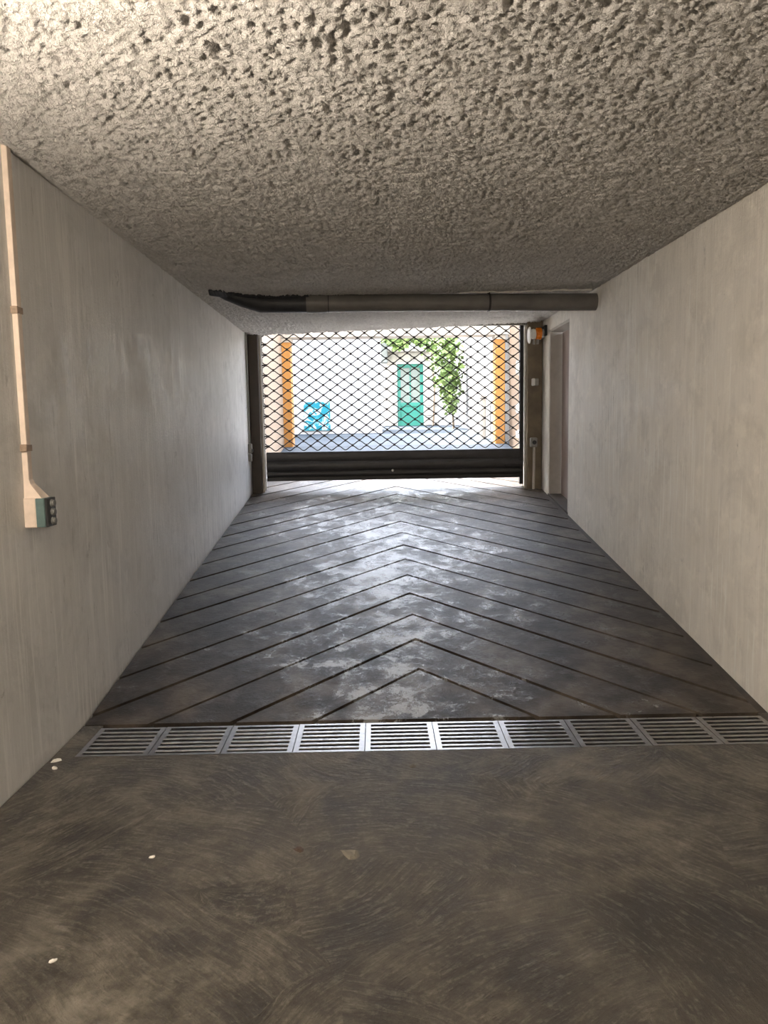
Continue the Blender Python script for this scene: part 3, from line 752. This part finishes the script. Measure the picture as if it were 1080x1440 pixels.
# house with the turquoise door
HY = 24.0; hz = zo(HY)
b = MB()
dx0, dx1, dz1 = 0.655, 1.49, EYE+2.06
b.box(-3, dx0, HY, HY+0.5, hz-0.3, 5.6); b.box(dx1, 5, HY, HY+0.5, hz-0.3, 5.6); b.box(dx0, dx1, HY, HY+0.5, dz1, 5.6); b.box(dx0-0.2, dx1+0.2, HY+0.45, HY+0.55, hz-0.3, dz1+0.2)
hw = struct(b.build('stone_house_wall', m_house))
# quoin stones beside the door
for side, xa, xb in ((-1, dx0-0.42, dx0-0.03), (1, dx1+0.03, dx1+0.46)):
    z = hz; k = 0
    while z < dz1+0.05:
        hh = random.uniform(0.24, 0.31)
        ins = 0.10 if k % 2 else 0.0
        b = MB(); b.cham(xa+(ins if side < 0 else 0), xb-(0 if side < 0 else ins), HY-0.045-random.uniform(0, .015), HY+0.01, z+0.012, z+hh, 0.012)
        b.build('quoin_stone', m_stone, hw); z += hh; k += 1
for j in range(4):
    xa = dx0-0.42+j*0.4325
    b = MB(); b.cham(xa+0.006, xa+0.4265, HY-0.055, HY+0.01, dz1+0.075, dz1+0.34, 0.012); b.build('lintel_stone', m_stone, hw)
b = MB(); b.cham(dx0-0.50, dx1+0.54, HY-0.20, HY+0.01, dz1+0.36, dz1+0.47, 0.02); b.build('cornice', m_stone, hw)
dd = empty('turquoise_door', ((dx0+dx1)/2, HY+0.08, hz), 'turquoise panelled door with glass upper half in the pale stone house', 'door')
dyy = HY+0.08
for xa, xb in ((dx0, dx0+0.11), (dx1-0.11, dx1)):
    bb = MB(); bb.cham(xa, xb, dyy, dyy+0.06, hz, dz1, 0.008); bb.build('door_stile', m_tdoor, dd)
for za, zb2 in ((hz, hz+0.16), (hz+0.62, hz+0.74), (dz1-0.12, dz1)):
    bb = MB(); bb.cham(dx0+0.11, dx1-0.11, dyy, dyy+0.06, za, zb2, 0.008); bb.build('door_rail', m_tdoor, dd)
bb = MB(); bb.cham(dx0+0.11, dx1-0.11, dyy+0.02, dyy+0.05, hz+0.16, hz+0.62, 0.01); bb.build('door_panel', m_tdoor, dd)
bb = MB(); bb.cham((dx0+dx1)/2-0.018, (dx0+dx1)/2+0.018, dyy+0.005, dyy+0.055, hz+0.74, dz1-0.12, 0.004); bb.build('glazing_bar', m_tdoor, dd)
for xa, xb in ((dx0+0.11, (dx0+dx1)/2-0.018), ((dx0+dx1)/2+0.018, dx1-0.11)):
    bb = MB(); bb.box(xa, xb, dyy+0.028, dyy+0.034, hz+0.74, dz1-0.12); bb.build('pane', m_glass, dd)
settle(dd)
bsh = MB(); bsh.cham(0.14, 0.36, HY-0.34, HY+0.01, EYE+2.08, EYE+2.85, 0.02)
tag(bsh.build('grey_wall_cabinet', m_greystone), 'weathered grey box on the pale house left of the turquoise door', 'box')
# climbing plants
def vine(name, lab, cloud, stem, seed, n_leaf, size):
    r_ = random.Random(seed)
    t = empty(name, stem[0], lab, 'climbing plant', None)
    b = MB(); b.tube(stem, [0.03 - 0.018*i/(len(stem)-1) for i in range(len(stem))], 7); b.build('stem', m_bark, t)
    vs_ = []; fs_ = []
    for _ in range(n_leaf):
        c_ = Vector(cloud(r_)); s = size*r_.uniform(0.6, 1.3)
        a = Vector((r_.gauss(0, 1), r_.gauss(0, 1), r_.gauss(-0.6, 0.8))).normalized()
        nrm = Vector((r_.gauss(0, .8), r_.gauss(-1, .6), r_.gauss(.5, .6)))
        u = a.cross(nrm).normalized(); w = u.cross(a).normalized()
        k = len(vs_)
        vs_ += [c_, c_+a*s*0.45+u*s*0.38+w*s*0.08, c_+a*s, c_+a*s*0.45-u*s*0.38+w*s*0.08]
        fs_ += [(k, k+1, k+2), (k, k+2, k+3)]
    me = bpy.data.meshes.new('foliage'); me.from_pydata([tuple(q) for q in vs_], [], fs_); me.materials.append(m_leaf)
    o = bpy.data.objects.new('foliage', me); C.objects.link(o); o.parent = t; o['kind'] = 'stuff'
    settle(t)
def cl1(r_):
    x = r_.uniform(0.1, 1.95); top = EYE+3.25; bot = EYE+2.55 + 0.12*math.sin(x*7) + (0.0 if x < 1.8 else -0.25*(x-1.8))
    return (x, HY-0.62-r_.random()*0.4, bot+(top-bot)*r_.random())
vine('climbing_vine', 'bright green climber spreading along the cornice above the turquoise door', cl1,
     [(1.75, HY-0.45, zo(HY-0.45)), (1.80, HY-0.45, EYE+1.2), (1.7, HY-0.5, EYE+2.65), (1.0, HY-0.6, EYE+2.85), (0.4, HY-0.6, EYE+2.9)], 3, 1500, 0.15)
def cl2(r_):
    t = r_.random()**0.8; z = EYE+0.45+t*2.2; wd = 0.10+0.30*min(1, t*1.8)
    return (2.02+r_.gauss(0, wd*0.5)-0.15*t, 20.6+r_.gauss(0, 0.22), z)
vine('trailing_vine', 'long green vine hanging down at the white garden wall', cl2,
     [(2.10, 20.7, zo(20.7)), (2.06, 20.7, EYE+0.8), (1.98, 20.7, EYE+1.7), (1.85, 20.7, EYE+2.5)], 4, 1200, 0.14)
